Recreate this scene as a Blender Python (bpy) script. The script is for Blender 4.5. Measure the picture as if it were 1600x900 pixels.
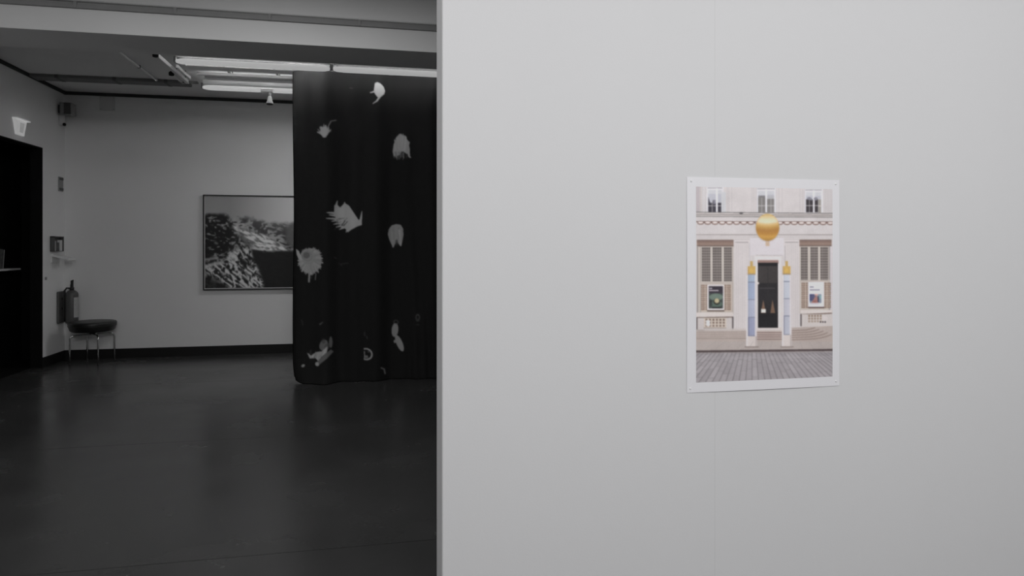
import bpy, bmesh, math, random
import numpy as np
from mathutils import Vector, Matrix

random.seed(7); rng = np.random.default_rng(11)
scene = bpy.context.scene
for o in list(bpy.data.objects): bpy.data.objects.remove(o, do_unlink=True)
C = scene.collection

# ------------------------------------------------------------------ camera, world, exposure
F_PX = 1047.0; EYE = 1.45; HORIZON = 383.0
YAW = math.atan(215 / F_PX); SA, CA = math.sin(YAW), math.cos(YAW)
cam_d = bpy.data.cameras.new('camera'); cam = bpy.data.objects.new('camera', cam_d); C.objects.link(cam)
cam.location = (0, 0, EYE); cam.rotation_euler = (math.pi / 2, 0, -YAW)
cam_d.sensor_width = 36; cam_d.lens = 36 * F_PX / 1600; cam_d.shift_y = -(450 - HORIZON) / 1600
cam_d.clip_start = 0.02; cam_d.clip_end = 100
scene.camera = cam
w = bpy.data.worlds.new('world'); scene.world = w; w.use_nodes = True
w.node_tree.nodes['Background'].inputs[0].default_value = (1, 1, 1, 1)
w.node_tree.nodes['Background'].inputs[1].default_value = 0.0
vs = scene.view_settings
vs.view_transform = 'Standard'; vs.look = 'None'; vs.exposure = 0.0; vs.gamma = 1.0; vs.use_curve_mapping = False

# lamp strengths (the lamps themselves are built with their luminaires further down)
W_NEAR = 54.5        # unseen battens added behind the viewer to light the partition
W_LEFT = 24.0        # unseen battens added over the open floor left of the partition, before the beam
W_ROW2 = 29.0        # rear batten row behind the curtain
W_ROW1 = 14.0        # hidden wash added behind the front tube row to brighten the rear wall
W_UP = 2.7           # hidden uplights added above the rear battens to brighten the ceiling
TUBE = 0.36          # radiance of the fluorescent tubes

def area(name, loc, rot, sx, sy, watts, parent=None):
    d = bpy.data.lights.new(name, 'AREA'); d.shape = 'RECTANGLE'; d.size = sx; d.size_y = sy; d.energy = watts
    o = bpy.data.objects.new(name, d); C.objects.link(o); o.location = loc; o.rotation_euler = rot
    if parent: o.parent = parent
    return o

# ------------------------------------------------------------------ helpers
def lin(c):
    c = np.asarray(c, dtype=float) / 255.0
    return np.where(c <= 0.04045, c / 12.92, ((c + 0.055) / 1.055) ** 2.4)

def mat(name, col, rough=0.6, metal=0.0, spec=0.5, noise=0.0, nscale=8.0, bump=0.0, bscale=60.0, emit=None, sheen=0.0, rnoise=0.0, coat=0.0):
    m = bpy.data.materials.new(name); m.use_nodes = True
    nt = m.node_tree; b = nt.nodes['Principled BSDF']
    if not isinstance(col, (tuple, list)): col = (col, col, col)
    b.inputs['Base Color'].default_value = (*col, 1)
    b.inputs['Roughness'].default_value = rough; b.inputs['Metallic'].default_value = metal
    b.inputs['Specular IOR Level'].default_value = spec
    b.inputs['Coat Weight'].default_value = coat
    if sheen: b.inputs['Sheen Weight'].default_value = sheen; b.inputs['Sheen Roughness'].default_value = 0.5
    tc = nt.nodes.new('ShaderNodeTexCoord')
    if noise or rnoise:
        n = nt.nodes.new('ShaderNodeTexNoise'); n.inputs['Scale'].default_value = nscale; n.inputs['Detail'].default_value = 6
        nt.links.new(tc.outputs['Object'], n.inputs['Vector'])
        if noise:
            r = nt.nodes.new('ShaderNodeMapRange')
            r.inputs['From Min'].default_value = 0.3; r.inputs['From Max'].default_value = 0.7
            r.inputs['To Min'].default_value = 1 - noise; r.inputs['To Max'].default_value = 1 + noise
            nt.links.new(n.outputs['Fac'], r.inputs['Value'])
            mx = nt.nodes.new('ShaderNodeVectorMath'); mx.operation = 'SCALE'
            mx.inputs[0].default_value = col
            nt.links.new(r.outputs['Result'], mx.inputs['Scale'])
            nt.links.new(mx.outputs['Vector'], b.inputs['Base Color'])
        if rnoise:
            r2 = nt.nodes.new('ShaderNodeMapRange')
            r2.inputs['From Min'].default_value = 0.3; r2.inputs['From Max'].default_value = 0.7
            r2.inputs['To Min'].default_value = rough - rnoise; r2.inputs['To Max'].default_value = rough + rnoise
            nt.links.new(n.outputs['Fac'], r2.inputs['Value']); nt.links.new(r2.outputs['Result'], b.inputs['Roughness'])
    if bump:
        n2 = nt.nodes.new('ShaderNodeTexNoise'); n2.inputs['Scale'].default_value = bscale; n2.inputs['Detail'].default_value = 4
        nt.links.new(tc.outputs['Object'], n2.inputs['Vector'])
        bp = nt.nodes.new('ShaderNodeBump'); bp.inputs['Strength'].default_value = bump; bp.inputs['Distance'].default_value = 0.002
        nt.links.new(n2.outputs['Fac'], bp.inputs['Height']); nt.links.new(bp.outputs['Normal'], b.inputs['Normal'])
    if emit:
        b.inputs['Emission Color'].default_value = (1, 1, 1, 1); b.inputs['Emission Strength'].default_value = emit
    return m

def mat_print(name, rough=0.55, spec=0.4, sheen=0.0):
    m = bpy.data.materials.new(name); m.use_nodes = True
    nt = m.node_tree; b = nt.nodes['Principled BSDF']
    a = nt.nodes.new('ShaderNodeVertexColor'); a.layer_name = 'Col'
    nt.links.new(a.outputs['Color'], b.inputs['Base Color'])
    b.inputs['Roughness'].default_value = rough; b.inputs['Specular IOR Level'].default_value = spec
    if sheen: b.inputs['Sheen Weight'].default_value = sheen
    return m

M = dict(
    wall=mat('white wall paint', 0.78, 0.85, spec=0.25, noise=0.012, nscale=1.3, bump=0.12, bscale=140),
    partition=mat('white partition paint', (0.745, 0.742, 0.752), 0.85, spec=0.25, noise=0.010, nscale=1.1, bump=0.10, bscale=160),
    joint=mat('filled joint', 0.66, 0.9, spec=0.2),
    ceiling=mat('ceiling paint', 0.78, 0.9, spec=0.2, noise=0.03, nscale=2.0),
    beam=mat('beam paint', 0.78, 0.9, spec=0.2, noise=0.02, nscale=2.0),
    floor=mat('polished dark concrete', 0.046, 0.25, spec=0.36, noise=0.12, nscale=1.7, rnoise=0.04, bump=0.04, bscale=30),
    floor_joint=mat('floor joint filler', 0.060, 0.55, noise=0.2, nscale=5),
    black=mat('black paint', 0.006, 0.7, spec=0.15),
    baseboard=mat('black baseboard', 0.009, 0.5, spec=0.3),
    gap=mat('shadow gap', 0.05, 0.9, spec=0.1),  # dark colour stands in for the shade inside the gap
    trunk=mat('grey trunking', 0.26, 0.6, noise=0.04),
    darkmetal=mat('dark grey metal', 0.16, 0.6),
    palemetal=mat('pale enamel metal', 0.72, 0.45),
    blackmetal=mat('black fixing', 0.008, 0.6, spec=0.2),
    tube=mat('fluorescent tube', 0.10, 0.5, spec=0.2, emit=TUBE),
    lampwhite=mat('white lamp enamel', 0.82, 0.4),
    chrome=mat('chrome tube', 0.60, 0.16, metal=1.0),
    leather=mat('black leather', 0.012, 0.38, spec=0.5, noise=0.2, nscale=30, bump=0.3, bscale=90),
    extbody=mat('extinguisher enamel', 0.070, 0.4, spec=0.5),
    extdark=mat('extinguisher plastic', 0.014, 0.5),
    extlabel=mat('extinguisher label', 0.40, 0.6, noise=0.1, nscale=60),
    greybox=mat('grey plastic', 0.28, 0.6),
    greydark=mat('dark grey plastic', 0.09, 0.6),
    plate=mat('pale grey plate', 0.62, 0.7),
    exitface=mat('lit exit face', 0.75, 0.5, emit=0.20),
    exitmark=mat('exit mark', 0.50, 0.6, emit=0.15),
    frame=mat('black picture frame', 0.020, 0.4),
    mount=mat('pale picture mount', 0.50, 0.7),
    paper=mat('white photo paper', (0.865, 0.855, 0.885), 0.5, spec=0.4),
    pin=mat('white pin', 0.80, 0.4),
    bookpale=mat('pale book cover', 0.55, 0.7, noise=0.1, nscale=40),
    bookdark=mat('dark book cover', 0.10, 0.7, noise=0.6, nscale=25),
    pages=mat('book pages', 0.55, 0.8),
    shelf=mat('white shelf', 0.80, 0.5),
)

class MB:
    def __init__(s): s.bm = bmesh.new()
    def box(s, x0, x1, y0, y1, z0, z1):
        v = [s.bm.verts.new(p) for p in ((x0,y0,z0),(x1,y0,z0),(x1,y1,z0),(x0,y1,z0),(x0,y0,z1),(x1,y0,z1),(x1,y1,z1),(x0,y1,z1))]
        for f in ((3,2,1,0),(4,5,6,7),(0,1,5,4),(1,2,6,5),(2,3,7,6),(3,0,4,7)): s.bm.faces.new([v[i] for i in f])
        return s
    def hexa(s, pts):          # 4 bottom points, 4 top points, both counter-clockwise from above
        v = [s.bm.verts.new(p) for p in pts]
        for f in ((3,2,1,0),(4,5,6,7),(0,1,5,4),(1,2,6,5),(2,3,7,6),(3,0,4,7)): s.bm.faces.new([v[i] for i in f])
        return s
    def tube(s, pts, r, n=12):
        pts = [Vector(p) for p in pts]; k = len(pts); rr = r if isinstance(r, (list, tuple)) else [r] * k
        rings = []; up = None
        for i in range(k):
            t = (pts[min(i+1, k-1)] - pts[max(i-1, 0)]).normalized()
            if up is None: up = t.orthogonal().normalized()
            up = (up - t * up.dot(t)); up = up.normalized() if up.length > 1e-6 else t.orthogonal().normalized()
            bi = t.cross(up)
            rings.append([s.bm.verts.new(pts[i] + (up * math.cos(a) + bi * math.sin(a)) * rr[i]) for a in (2*math.pi*j/n for j in range(n))])
        for i in range(k-1):
            for j in range(n):
                f = s.bm.faces.new((rings[i][j], rings[i][(j+1) % n], rings[i+1][(j+1) % n], rings[i+1][j])); f.smooth = True
        s.bm.faces.new(rings[0][::-1]); s.bm.faces.new(rings[-1])
        return s
    def lathe(s, prof, cx=0, cy=0, n=32):
        rings = []
        for r, z in prof:
            rings.append([s.bm.verts.new((cx + r*math.cos(2*math.pi*j/n), cy + r*math.sin(2*math.pi*j/n), z)) for j in range(n)])
        for i in range(len(prof)-1):
            for j in range(n):
                f = s.bm.faces.new((rings[i][j], rings[i][(j+1) % n], rings[i+1][(j+1) % n], rings[i+1][j])); f.smooth = True
        s.bm.faces.new(rings[0][::-1]); s.bm.faces.new(rings[-1])
        return s
    def bevel(s, w, seg=2):
        bmesh.ops.bevel(s.bm, geom=list(s.bm.edges), offset=w, segments=seg, affect='EDGES', profile=0.5)
        return s
    def build(s, name, m, parent=None, loc=(0,0,0)):
        me = bpy.data.meshes.new(name); bmesh.ops.recalc_face_normals(s.bm, faces=s.bm.faces); s.bm.to_mesh(me); s.bm.free()
        me.materials.append(m if not isinstance(m, str) else M[m])
        o = bpy.data.objects.new(name, me); C.objects.link(o); o.location = loc
        if parent: o.parent = parent
        return o

def tag(o, label=None, cat=None, group=None, kind=None):
    if label: o['label'] = label
    if cat: o['category'] = cat
    if group: o['group'] = group
    if kind: o['kind'] = kind
    return o
def thing(name, loc, label, cat, group=None, kind=None, rz=0):
    o = bpy.data.objects.new(name, None); C.objects.link(o); o.location = loc; o.rotation_euler = (0, 0, rz); o.empty_display_size = 0.1
    return tag(o, label, cat, group, kind)
def copy_tree(o, parent=None):
    c = o.copy(); C.objects.link(c)
    if parent: c.parent = parent
    for ch in list(o.children): copy_tree(ch, c)
    return c
def struct(o, label, cat): return tag(o, label, cat, None, 'structure')

# ------------------------------------------------------------------ the setting
XL, XR, YB, YN = -3.841, 5.6, 9.447, -4.6
ZF, ZN = 3.394, 3.52          # far ceiling, near ceiling
BY0, BY1, BZ = 5.58, 6.105, 3.05   # the ceiling beam
DY0, DY1, DZ = 6.7, 8.864, 2.597   # the tall dark opening in the left wall

fl = thing('floor', (0, 0, 0), 'dark polished concrete floor of the exhibition room', 'floor', kind='structure')
MB().box(XL-1.2, XR+.15, YN-.15, YB+.15, -0.12, -0.004).build('joint_filler', 'floor_joint', fl)
js = [YN-.15, -2.67, -0.67, 1.33, 3.31, 5.33, 7.62, YB+.15]
for i in range(len(js)-1):
    for (xa, xb) in ((XL-1.2, 2.4), (2.4, XR+.15)):
        MB().box(xa+.0025, xb-.0025, js[i]+.0025, js[i+1]-.0025, -0.05, 0).build('slab', 'floor', fl)

struct(MB().box(XL-.12, XR+.15, YB, YB+.15, 0, ZF+.3).build('wall_back', 'wall'), 'white rear wall carrying the black-framed mountain photograph', 'wall')
struct(MB().box(XR, XR+.15, YN, YB, 0, ZN+.2).build('wall_right', 'wall'), 'white side wall hidden behind the partition', 'wall')
struct(MB().box(XL-.12, XR+.15, YN-.15, YN, 0, ZN+.2).build('wall_front', 'wall'), 'white wall behind the viewer', 'wall')
mb = MB().box(XL-.12, XL, DY1, YB, 0, ZF+.3).box(XL-.12, XL, YN, DY0, 0, ZF+.3).box(XL-.12, XL, DY0, DY1, DZ, ZF+.3)
struct(mb.build('wall_left', 'wall'), 'white left wall with the tall dark opening', 'wall')
# unlit black room behind the opening
mb = MB().box(-4.47, -4.35, 6.2, 9.6, 0, 2.9).box(-4.35, XL-.12, 9.5, 9.6, 0, 2.9).box(-4.35, XL-.12, 6.2, 6.3, 0, 2.9).box(-4.35, XL-.12, 6.3, 9.5, 2.8, 2.9)
mb.box(XL-.13, XL-.121, DY1, 9.5, 0, 2.8).box(XL-.13, XL-.121, 6.3, DY0, 0, 2.8).box(XL-.13, XL-.121, DY0, DY1, DZ, 2.8)
struct(mb.build('wall_alcove', 'black'), 'black painted room seen through the tall opening at the left edge', 'wall')
mb = MB().box(XL-.121, XL+.004, DY1-.012, DY1+.002, 0, DZ).box(XL-.121, XL+.004, DY0-.002, DY0+.012, 0, DZ).box(XL-.121, XL+.004, DY0, DY1, DZ-.012, DZ+.002)
struct(mb.build('door_1', 'black'), 'black lined tall doorway at the left edge', 'doorway')
struct(MB().box(-4.35, XL-.121, 6.3, 9.5, 0.0, 0.004).build('trim_4', 'black'), 'black floor covering inside the dark doorway', 'floor')
# ceilings
struct(MB().box(XL, XR, BY1, YB, ZF, ZF+.12).build('ceiling', 'ceiling'), 'grey painted ceiling behind the deep beam', 'ceiling')
struct(MB().box(XL, XR, YN, BY0-.30, ZN, ZN+.12).build('ceiling', 'ceiling'), 'grey painted ceiling in front of the deep beam', 'ceiling')
# beam, and the cove that rises from it to the front ceiling
struct(MB().box(XL, XR, BY0, BY1, BZ, ZN+.12).build('beam', 'beam'), 'deep white painted ceiling beam crossing the room', 'beam')
bm = MB(); prof = []
for k in range(0, 17):
    t = k / 16 * math.pi / 2
    prof.append((BY0 - 0.30 + 0.30 * math.cos(t), 3.270 + 0.250 * math.sin(t)))
prof += [(BY0-.30, ZN+.12), (BY0, ZN+.12)]
a = [bm.bm.verts.new((XL, y, z)) for y, z in prof]; b = [bm.bm.verts.new((XR, y, z)) for y, z in prof]
n = len(prof)
for i in range(n):
    f = bm.bm.faces.new((a[i], a[(i+1) % n], b[(i+1) % n], b[i])); f.smooth = i < 16
bm.bm.faces.new(a[::-1]); bm.bm.faces.new(b)
struct(bm.build('trim_3', 'ceiling'), 'curved cove between the beam and the front ceiling', 'trim')
# baseboards, and dark strips painted as the shade in the ceiling gaps
struct(MB().box(XL, XR, YB-.014, YB, 0, 0.121).build('baseboard_back', 'baseboard'), 'black baseboard along the rear wall', 'baseboard')
struct(MB().box(XL, XL+.014, DY1, YB-.014, 0, 0.121).build('baseboard_left', 'baseboard'), 'black baseboard on the left wall between doorway and corner', 'baseboard')
struct(MB().box(XL, XR, YB-.02, YB, 3.355, ZF).build('trim_1', 'gap'), 'dark strip painted as gap shade above the rear wall', 'trim')
struct(MB().box(XL, XL+.02, BY1, YB-.02, 3.355, ZF).build('trim_2', 'gap'), 'dark strip painted as gap shade above the left wall', 'trim')

# the partition: core, two boards with a filled joint, bevelled end
PX, PY, PT, PZ = 0.206, 2.08, 0.18, 3.52
part = thing('wall_partition', (PX, PY, 0), 'large pale free-standing partition wall with a pinned photograph', 'wall', kind='structure')
JX = 1.127 - PX
MB().box(0.004, 3.6, 0.012, PT-.0, 0, PZ).bevel(0.004).build('core', 'partition', part)
MB().box(0.0, JX-.0007, 0.0, 0.0125, 0, PZ).build('board', 'partition', part)
MB().box(JX+.0007, 3.6, 0.0, 0.0125, 0, PZ).build('board', 'partition', part)
MB().box(JX-.0008, JX+.0008, 0.0002, 0.0120, 0, PZ).build('joint', 'joint', part)
MB().box(-0.0005, 0.004, 0.0, PT, 0, PZ).bevel(0.002).build('end_board', 'partition', part)

# ------------------------------------------------------------------ prints: a small numpy painter, colours kept as mesh attributes
class Canvas:
    def __init__(s, x0, y0, x1, y1, ss, bg, ch=3):
        s.x0, s.y0, s.ss = x0, y0, ss
        s.W = int((x1-x0)*ss); s.H = int((y1-y0)*ss)
        s.a = np.zeros((s.H, s.W, 3)); s.a[:] = bg
        xs = x0 + (np.arange(s.W)+.5)/ss; ys = y0 + (np.arange(s.H)+.5)/ss
        s.X, s.Y = np.meshgrid(xs, ys)
    def win(s, x0, y0, x1, y1):
        i0 = max(0, int((y0-s.y0)*s.ss)-2); i1 = min(s.H, int((y1-s.y0)*s.ss)+3)
        j0 = max(0, int((x0-s.x0)*s.ss)-2); j1 = min(s.W, int((x1-s.x0)*s.ss)+3)
        return slice(i0, max(i0, i1)), slice(j0, max(j0, j1))
    def blend(s, sl, m, col, al=1.0):
        m = (np.asarray(m, float) * al)[..., None]
        s.a[sl] = s.a[sl]*(1-m) + np.asarray(col, float)*m
    def rect(s, x0, y0, x1, y1, col, al=1.0):
        sl = s.win(x0, y0, x1, y1); X, Y = s.X[sl], s.Y[sl]
        s.blend(sl, (X >= x0) & (X < x1) & (Y >= y0) & (Y < y1), col, al)
    def band(s, x0, x1, ya, yb, h, col, al=1.0):      # a strip running from (x0,ya) to (x1,yb), h high
        sl = s.win(x0, min(ya, yb), x1, max(ya, yb)+h); X, Y = s.X[sl], s.Y[sl]
        t = ya + (yb-ya)*(X-x0)/(x1-x0)
        s.blend(sl, (X >= x0) & (X < x1) & (Y >= t) & (Y < t+h), col, al)
    def ell(s, cx, cy, rx, ry, col, al=1.0, rot=0.0, ring=None):
        R = max(rx, ry); sl = s.win(cx-R, cy-R, cx+R, cy+R); X, Y = s.X[sl]-cx, s.Y[sl]-cy
        c, q = math.cos(rot), math.sin(rot)
        d = np.sqrt(((X*c+Y*q)/rx)**2 + ((-X*q+Y*c)/ry)**2)
        m = d <= 1
        if ring: m &= d >= ring
        s.blend(sl, m, col, al)
    def poly(s, pts, col, al=1.0):
        xs = [p[0] for p in pts]; ys = [p[1] for p in pts]
        sl = s.win(min(xs), min(ys), max(xs), max(ys)); X, Y = s.X[sl], s.Y[sl]
        m = np.zeros(X.shape, bool); n = len(pts)
        for i in range(n):
            (xa, ya), (xb, yb) = pts[i], pts[(i+1) % n]
            if ya == yb: continue
            c = ((ya > Y) != (yb > Y)) & (X < (xb-xa)*(Y-ya)/(yb-ya)+xa)
            m ^= c
        s.blend(sl, m, col, al)
    def line(s, xa, ya, xb, yb, wd, col, al=1.0, wd2=None):
        wd2 = wd if wd2 is None else wd2
        p = wd+wd2; sl = s.win(min(xa, xb)-p, min(ya, yb)-p, max(xa, xb)+p, max(ya, yb)+p); X, Y = s.X[sl], s.Y[sl]
        dx, dy = xb-xa, yb-ya; L = dx*dx+dy*dy
        t = np.clip(((X-xa)*dx+(Y-ya)*dy)/L, 0, 1)
        d = np.hypot(X-xa-t*dx, Y-ya-t*dy)
        s.blend(sl, d <= (wd+(wd2-wd)*t)/2, col, al)
    def blur(s, r):
        k = int(round(r*s.ss))
        if k < 1: return
        ker = np.exp(-0.5*(np.arange(-2*k, 2*k+1)/k)**2); ker /= ker.sum()
        P = np.pad(s.a, ((2*k, 2*k), (0, 0), (0, 0)), mode='edge'); s.a = sum(ker[i]*P[i:i+s.H] for i in range(len(ker)))
        P = np.pad(s.a, ((0, 0), (2*k, 2*k), (0, 0)), mode='edge'); s.a = sum(ker[i]*P[:, i:i+s.W] for i in range(len(ker)))
    def sample(s, px, py):
        u = np.clip((px-s.x0)*s.ss-.5, 0, s.W-1.001); v = np.clip((py-s.y0)*s.ss-.5, 0, s.H-1.001)
        i, j = v.astype(int), u.astype(int); fv, fu = (v-i)[..., None], (u-j)[..., None]
        A = s.a
        return (A[i, j]*(1-fu)+A[i, j+1]*fu)*(1-fv)+(A[i+1, j]*(1-fu)+A[i+1, j+1]*fu)*fv

def value_noise(X, Y, scale, seed, octv=4):
    r = np.random.default_rng(seed); out = np.zeros(X.shape); amp, tot = 1.0, 0.0
    for o in range(octv):
        G = r.random((128, 128)); x = X*scale*(2**o)+r.random()*50; y = Y*scale*(2**o)+r.random()*50
        i, j = np.floor(x).astype(int), np.floor(y).astype(int); fx, fy = x-i, y-j
        fx = fx*fx*(3-2*fx); fy = fy*fy*(3-2*fy)
        g = lambda a, b: G[b % 128, a % 128]
        out += amp*((g(i, j)*(1-fx)+g(i+1, j)*fx)*(1-fy)+(g(i, j+1)*(1-fx)+g(i+1, j+1)*fx)*fy)
        tot += amp; amp *= .5
    return out/tot

def grid_mesh(name, P, col, m, parent=None, loc=(0,0,0), smooth=True):
    """P (nv,nu,3) local vertex positions, col (nv,nu,3) linear albedo"""
    nv, nu = P.shape[:2]
    me = bpy.data.meshes.new(name)
    idx = np.arange(nv*nu).reshape(nv, nu)
    q = np.stack([idx[:-1, :-1], idx[:-1, 1:], idx[1:, 1:], idx[1:, :-1]], -1).reshape(-1, 4)
    me.vertices.add(nv*nu); me.vertices.foreach_set('co', P.reshape(-1).astype(np.float32))
    me.loops.add(q.size); me.loops.foreach_set('vertex_index', q.reshape(-1).astype(np.int32))
    me.polygons.add(len(q)); me.polygons.foreach_set('loop_start', (np.arange(len(q))*4).astype(np.int32))
    me.polygons.foreach_set('use_smooth', np.full(len(q), smooth))
    me.update(calc_edges=True)
    ca = me.color_attributes.new('Col', 'FLOAT_COLOR', 'POINT')
    rgba = np.ones((nv*nu, 4), np.float32); rgba[:, :3] = col.reshape(-1, 3)
    ca.data.foreach_set('color', rgba.reshape(-1))
    me.materials.append(m)
    o = bpy.data.objects.new(name, me); C.objects.link(o); o.location = loc
    if parent: o.parent = parent
    return o

# ---- the pinned colour photograph
def paint_facade():
    c = Canvas(1084, 288, 1303, 600, 4, (201, 196, 196))
    R, B = c.rect, c.band
    c.a[:] += ((value_noise(c.X, c.Y, .12, 3)-.5)*8)[..., None]
    sk = lambda y: y          # left value; right side drops by about 2 px on the upper lines
    # upper storey
    R(1084, 288, 1093, 331, (178, 170, 173)); R(1093, 288, 1096, 331, (192, 185, 182)); R(1096, 288, 1105, 331, (199, 196, 197))
    for x in (1094, 1097, 1101, 1135.5, 1138, 1142.5, 1174, 1177, 1181, 1212, 1216, 1221, 1249, 1253, 1256, 1286, 1289, 1293, 1297):
        R(x, 290, x+.8, 331.5, (176, 171, 173), .7)
    R(1286, 288, 1303, 332, (190, 186, 187), .7)
    def window(x0, x1, xm0, xm1, y0, yl, dark, g):
        R(x0-2, y0-1, x1+3, 332.5, (210, 209, 214)); R(x0-1, y0, x1+1, y0+1.5, (158, 158, 163)); R(x0, y0+4, x1, 332, (192, 194, 199))
        R(x0, y0+10, x1, 332, (178, 180, 190)); R(x0, yl, x1, 332, dark)
        for xx in g: R(xx, yl-2, xx+1, 332, (178, 176, 178), .8)
        R(x0, 321, x1, 322.2, (188, 185, 186), .85); R(xm0, y0+1, xm1, 332, (216, 215, 221))
    window(1106, 1127, 1118, 1121, 293, 317, (54, 51, 62), (1111.4,)); R(1126.3, 300, 1133.5, 331.5, (194, 196, 200)); R(1129, 318, 1130, 331, (180, 182, 186))
    c.poly([(1106, 317), (1106, 307), (1108.5, 315), (1110, 318)], (70, 68, 80)); R(1113, 312.5, 1117.5, 319, (120, 118, 132)); R(1113, 314, 1114, 331, (80, 76, 84))
    window(1184, 1209, 1195.3, 1198, 294.5, 309, (124, 121, 119), (1189.3, 1203.4)); R(1184.5, 306, 1195, 309, (120, 118, 120)); R(1198, 306, 1209, 311, (172, 173, 178))
    window(1258.7, 1282.3, 1269.4, 1272.3, 296.5, 312, (56, 51, 55), (1263.6, 1277.2)); R(1278, 312, 1282.3, 333, (150, 146, 140)); R(1278, 321.5, 1284, 323, (200, 194, 192))
    c.poly([(1259, 312), (1261, 309), (1265, 308), (1268, 311), (1269, 314), (1266, 313)], (130, 130, 142)); c.ell(1274, 311, 3, 2.5, (130, 130, 142))
    # ledges
    B(1084, 1303, 331, 333.4, 1.2, (104, 100, 100)); B(1084, 1303, 332.2, 334.6, 2.2, (206, 200, 198)); B(1084, 1303, 334.2, 336.2, 1.0, (118, 110, 108))
    B(1084, 1303, 335.2, 337.2, 2.3, (188, 182, 180)); B(1084, 1303, 337.3, 339.0, 1.6, (138, 133, 132)); c.ell(1157.5, 333, 3.2, 1.5, (84, 82, 84))
    # chain frieze
    B(1084, 1303, 345.6, 346.6, 1.3, (118, 94, 88))
    for k in range(20):
        x = 1094 + k*11.25; y = 348.2 + k*.055
        c.ell(x+5.6, y-1.0, 2.0, 1.2, (110, 86, 80)); c.ell(x, y, 5.2, 2.9, (128, 102, 94)); c.ell(x, y-.4, 4.1, 1.6, (220, 208, 205))
    B(1084, 1303, 366.2, 366.6, 1.1, (146, 136, 134)); B(1084, 1303, 369.7, 370, .8, (182, 175, 174)); B(1084, 1303, 373, 373.2, .8, (186, 178, 176))
    # pilasters
    for x0, x1 in ((1147, 1170), (1224.5, 1248)):
        R(x0, 373.5, x1, 515, (207, 201, 201))
        R(x0+1, 378, x1-1.5, 379.6, (160, 153, 153)); R(x0, 374, x1, 375, (186, 180, 180))
        for k in range(7): R(x0+2+k*3.1, 381, x0+2.9+k*3.1, 513, (187, 181, 180), .8)
    R(1170, 380, 1171, 420, (184, 180, 184)); R(1225, 384, 1226.2, 410, (180, 174, 176))
    R(1171, 372, 1224, 399, (208, 203, 207)); B(1180, 1222, 398.4, 398.9, .9, (176, 170, 170)); R(1178, 400, 1220, 407, (212, 206, 206))
    # big grilled windows
    for side, x0, x1, panels, fl in (('l', 1088, 1145.5, ((1096, 1109), (1112.7, 1126.4), (1130.5, 1142.5)), 1090), ('r', 1248.3, 1298.5, ((1250.5, 1261), (1265.5, 1277), (1281, 1292.8)), 1249)):
        R(x0, 374.5, x1, 490, (192, 184, 176)); R(x0, 374.8, x1, 384.4, (136, 112, 101)); R(x0, 374.8, x1, 377, (118, 98, 92)); R(x0, 380, x1, 383, (148, 124, 112)); R(x0, 383.6, x1, 384.8, (98, 80, 74))
        R(x0, 384.8, x1, 386.6, (182, 172, 164))
        if side == 'l': R(1088, 384, 1090, 488, (150, 142, 138)); R(1093.2, 386, 1094.6, 488, (160, 152, 146)); R(1143.2, 386, 1144.6, 487, (172, 162, 156))
        else: R(1294, 385, 1296, 484, (150, 142, 140)); R(1296, 385, 1299, 484, (200, 196, 200))
        for (a, b) in panels:
            R(a, 386.6, b, 439.6, (92, 84, 81))
            nx = 4
            for k in range(1, nx): 
                xx = a+(b-a)*k/nx; R(xx-.45, 386.6, xx+.45, 439.6, (152, 144, 140), .85)
            y = 390.4
            while y < 439: R(a, y-.5, b, y+.5, (166, 158, 153), .85); y += 4.15
        # lower lattice
        ly0, ly1 = (444.5, 486.5) if side == 'l' else (441.5, 482)
        la, lb = (1094.5, 1142.5) if side == 'l' else (1251, 1295)
        R(la-1, ly0-4, lb+1, ly0, (186, 176, 168)); R(la, ly0, lb, ly1, (190, 174, 160))
        yy = ly0+.6
        while yy < ly1-3:
            xx = la+.4
            while xx < lb-3:
                R(xx, yy, xx+5.1, yy+5.3, (112, 90, 80)); c.ell(xx+2.5, yy+2.6, 2.3, 2.2, (164, 144, 130)); xx += 6.75
            yy += 6.7
    # framed posters on the grilles
    R(1104, 484, 1131, 486.5, (96, 80, 72)); R(1104.3, 444.8, 1130.8, 484.4, (214, 210, 211)); R(1106.6, 447, 1128.8, 481.8, (58, 52, 62))
    R(1106.6, 458, 1128.8, 481.8, (66, 74, 72)); c.ell(1118, 464, 10.5, 5.5, (104, 124, 112)); c.ell(1118, 475, 10, 5, (86, 106, 96)); c.ell(1119.2, 471, 5.2, 5.2, (52, 52, 46)); c.ell(1119.2, 469.8, 3.8, 3.8, (182, 172, 134))
    R(1107, 469, 1112, 478, (52, 56, 56), .8); R(1112, 479.5, 1126, 481.8, (34, 34, 36))
    R(1107.2, 449.6, 1108, 451.6, (222, 218, 224)); R(1108.5, 449.4, 1112, 451.6, (200, 196, 204), .8); R(1107.2, 453.0, 1122, 454.8, (206, 196, 204), .85)
    R(1262, 479, 1287, 481.6, (84, 64, 60)); R(1261.8, 440.8, 1286.4, 479.4, (219, 218, 226))
    R(1264.2, 447.5, 1270.5, 449.4, (128, 128, 140), .85); R(1264.2, 451.9, 1280, 453.9, (126, 126, 138), .85)
    R(1264, 459.4, 1282.4, 473.6, (128, 140, 156)); R(1264, 459.4, 1271, 470, (70, 74, 114)); c.ell(1270, 465, 4, 5, (88, 88, 122), .8); c.poly([(1266, 473.6), (1270, 468), (1274, 461), (1277, 466), (1278, 473.6)], (166, 118, 112)); c.ell(1272, 471, 3, 2, (150, 96, 92), .8); c.ell(1274.6, 460.5, 3, 1.4, (206, 160, 150)); R(1276.5, 463, 1278.6, 472, (58, 62, 84)); R(1279, 461, 1282.4, 467, (126, 164, 170)); R(1264.2, 474.5, 1279, 476, (170, 168, 178), .7)
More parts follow.
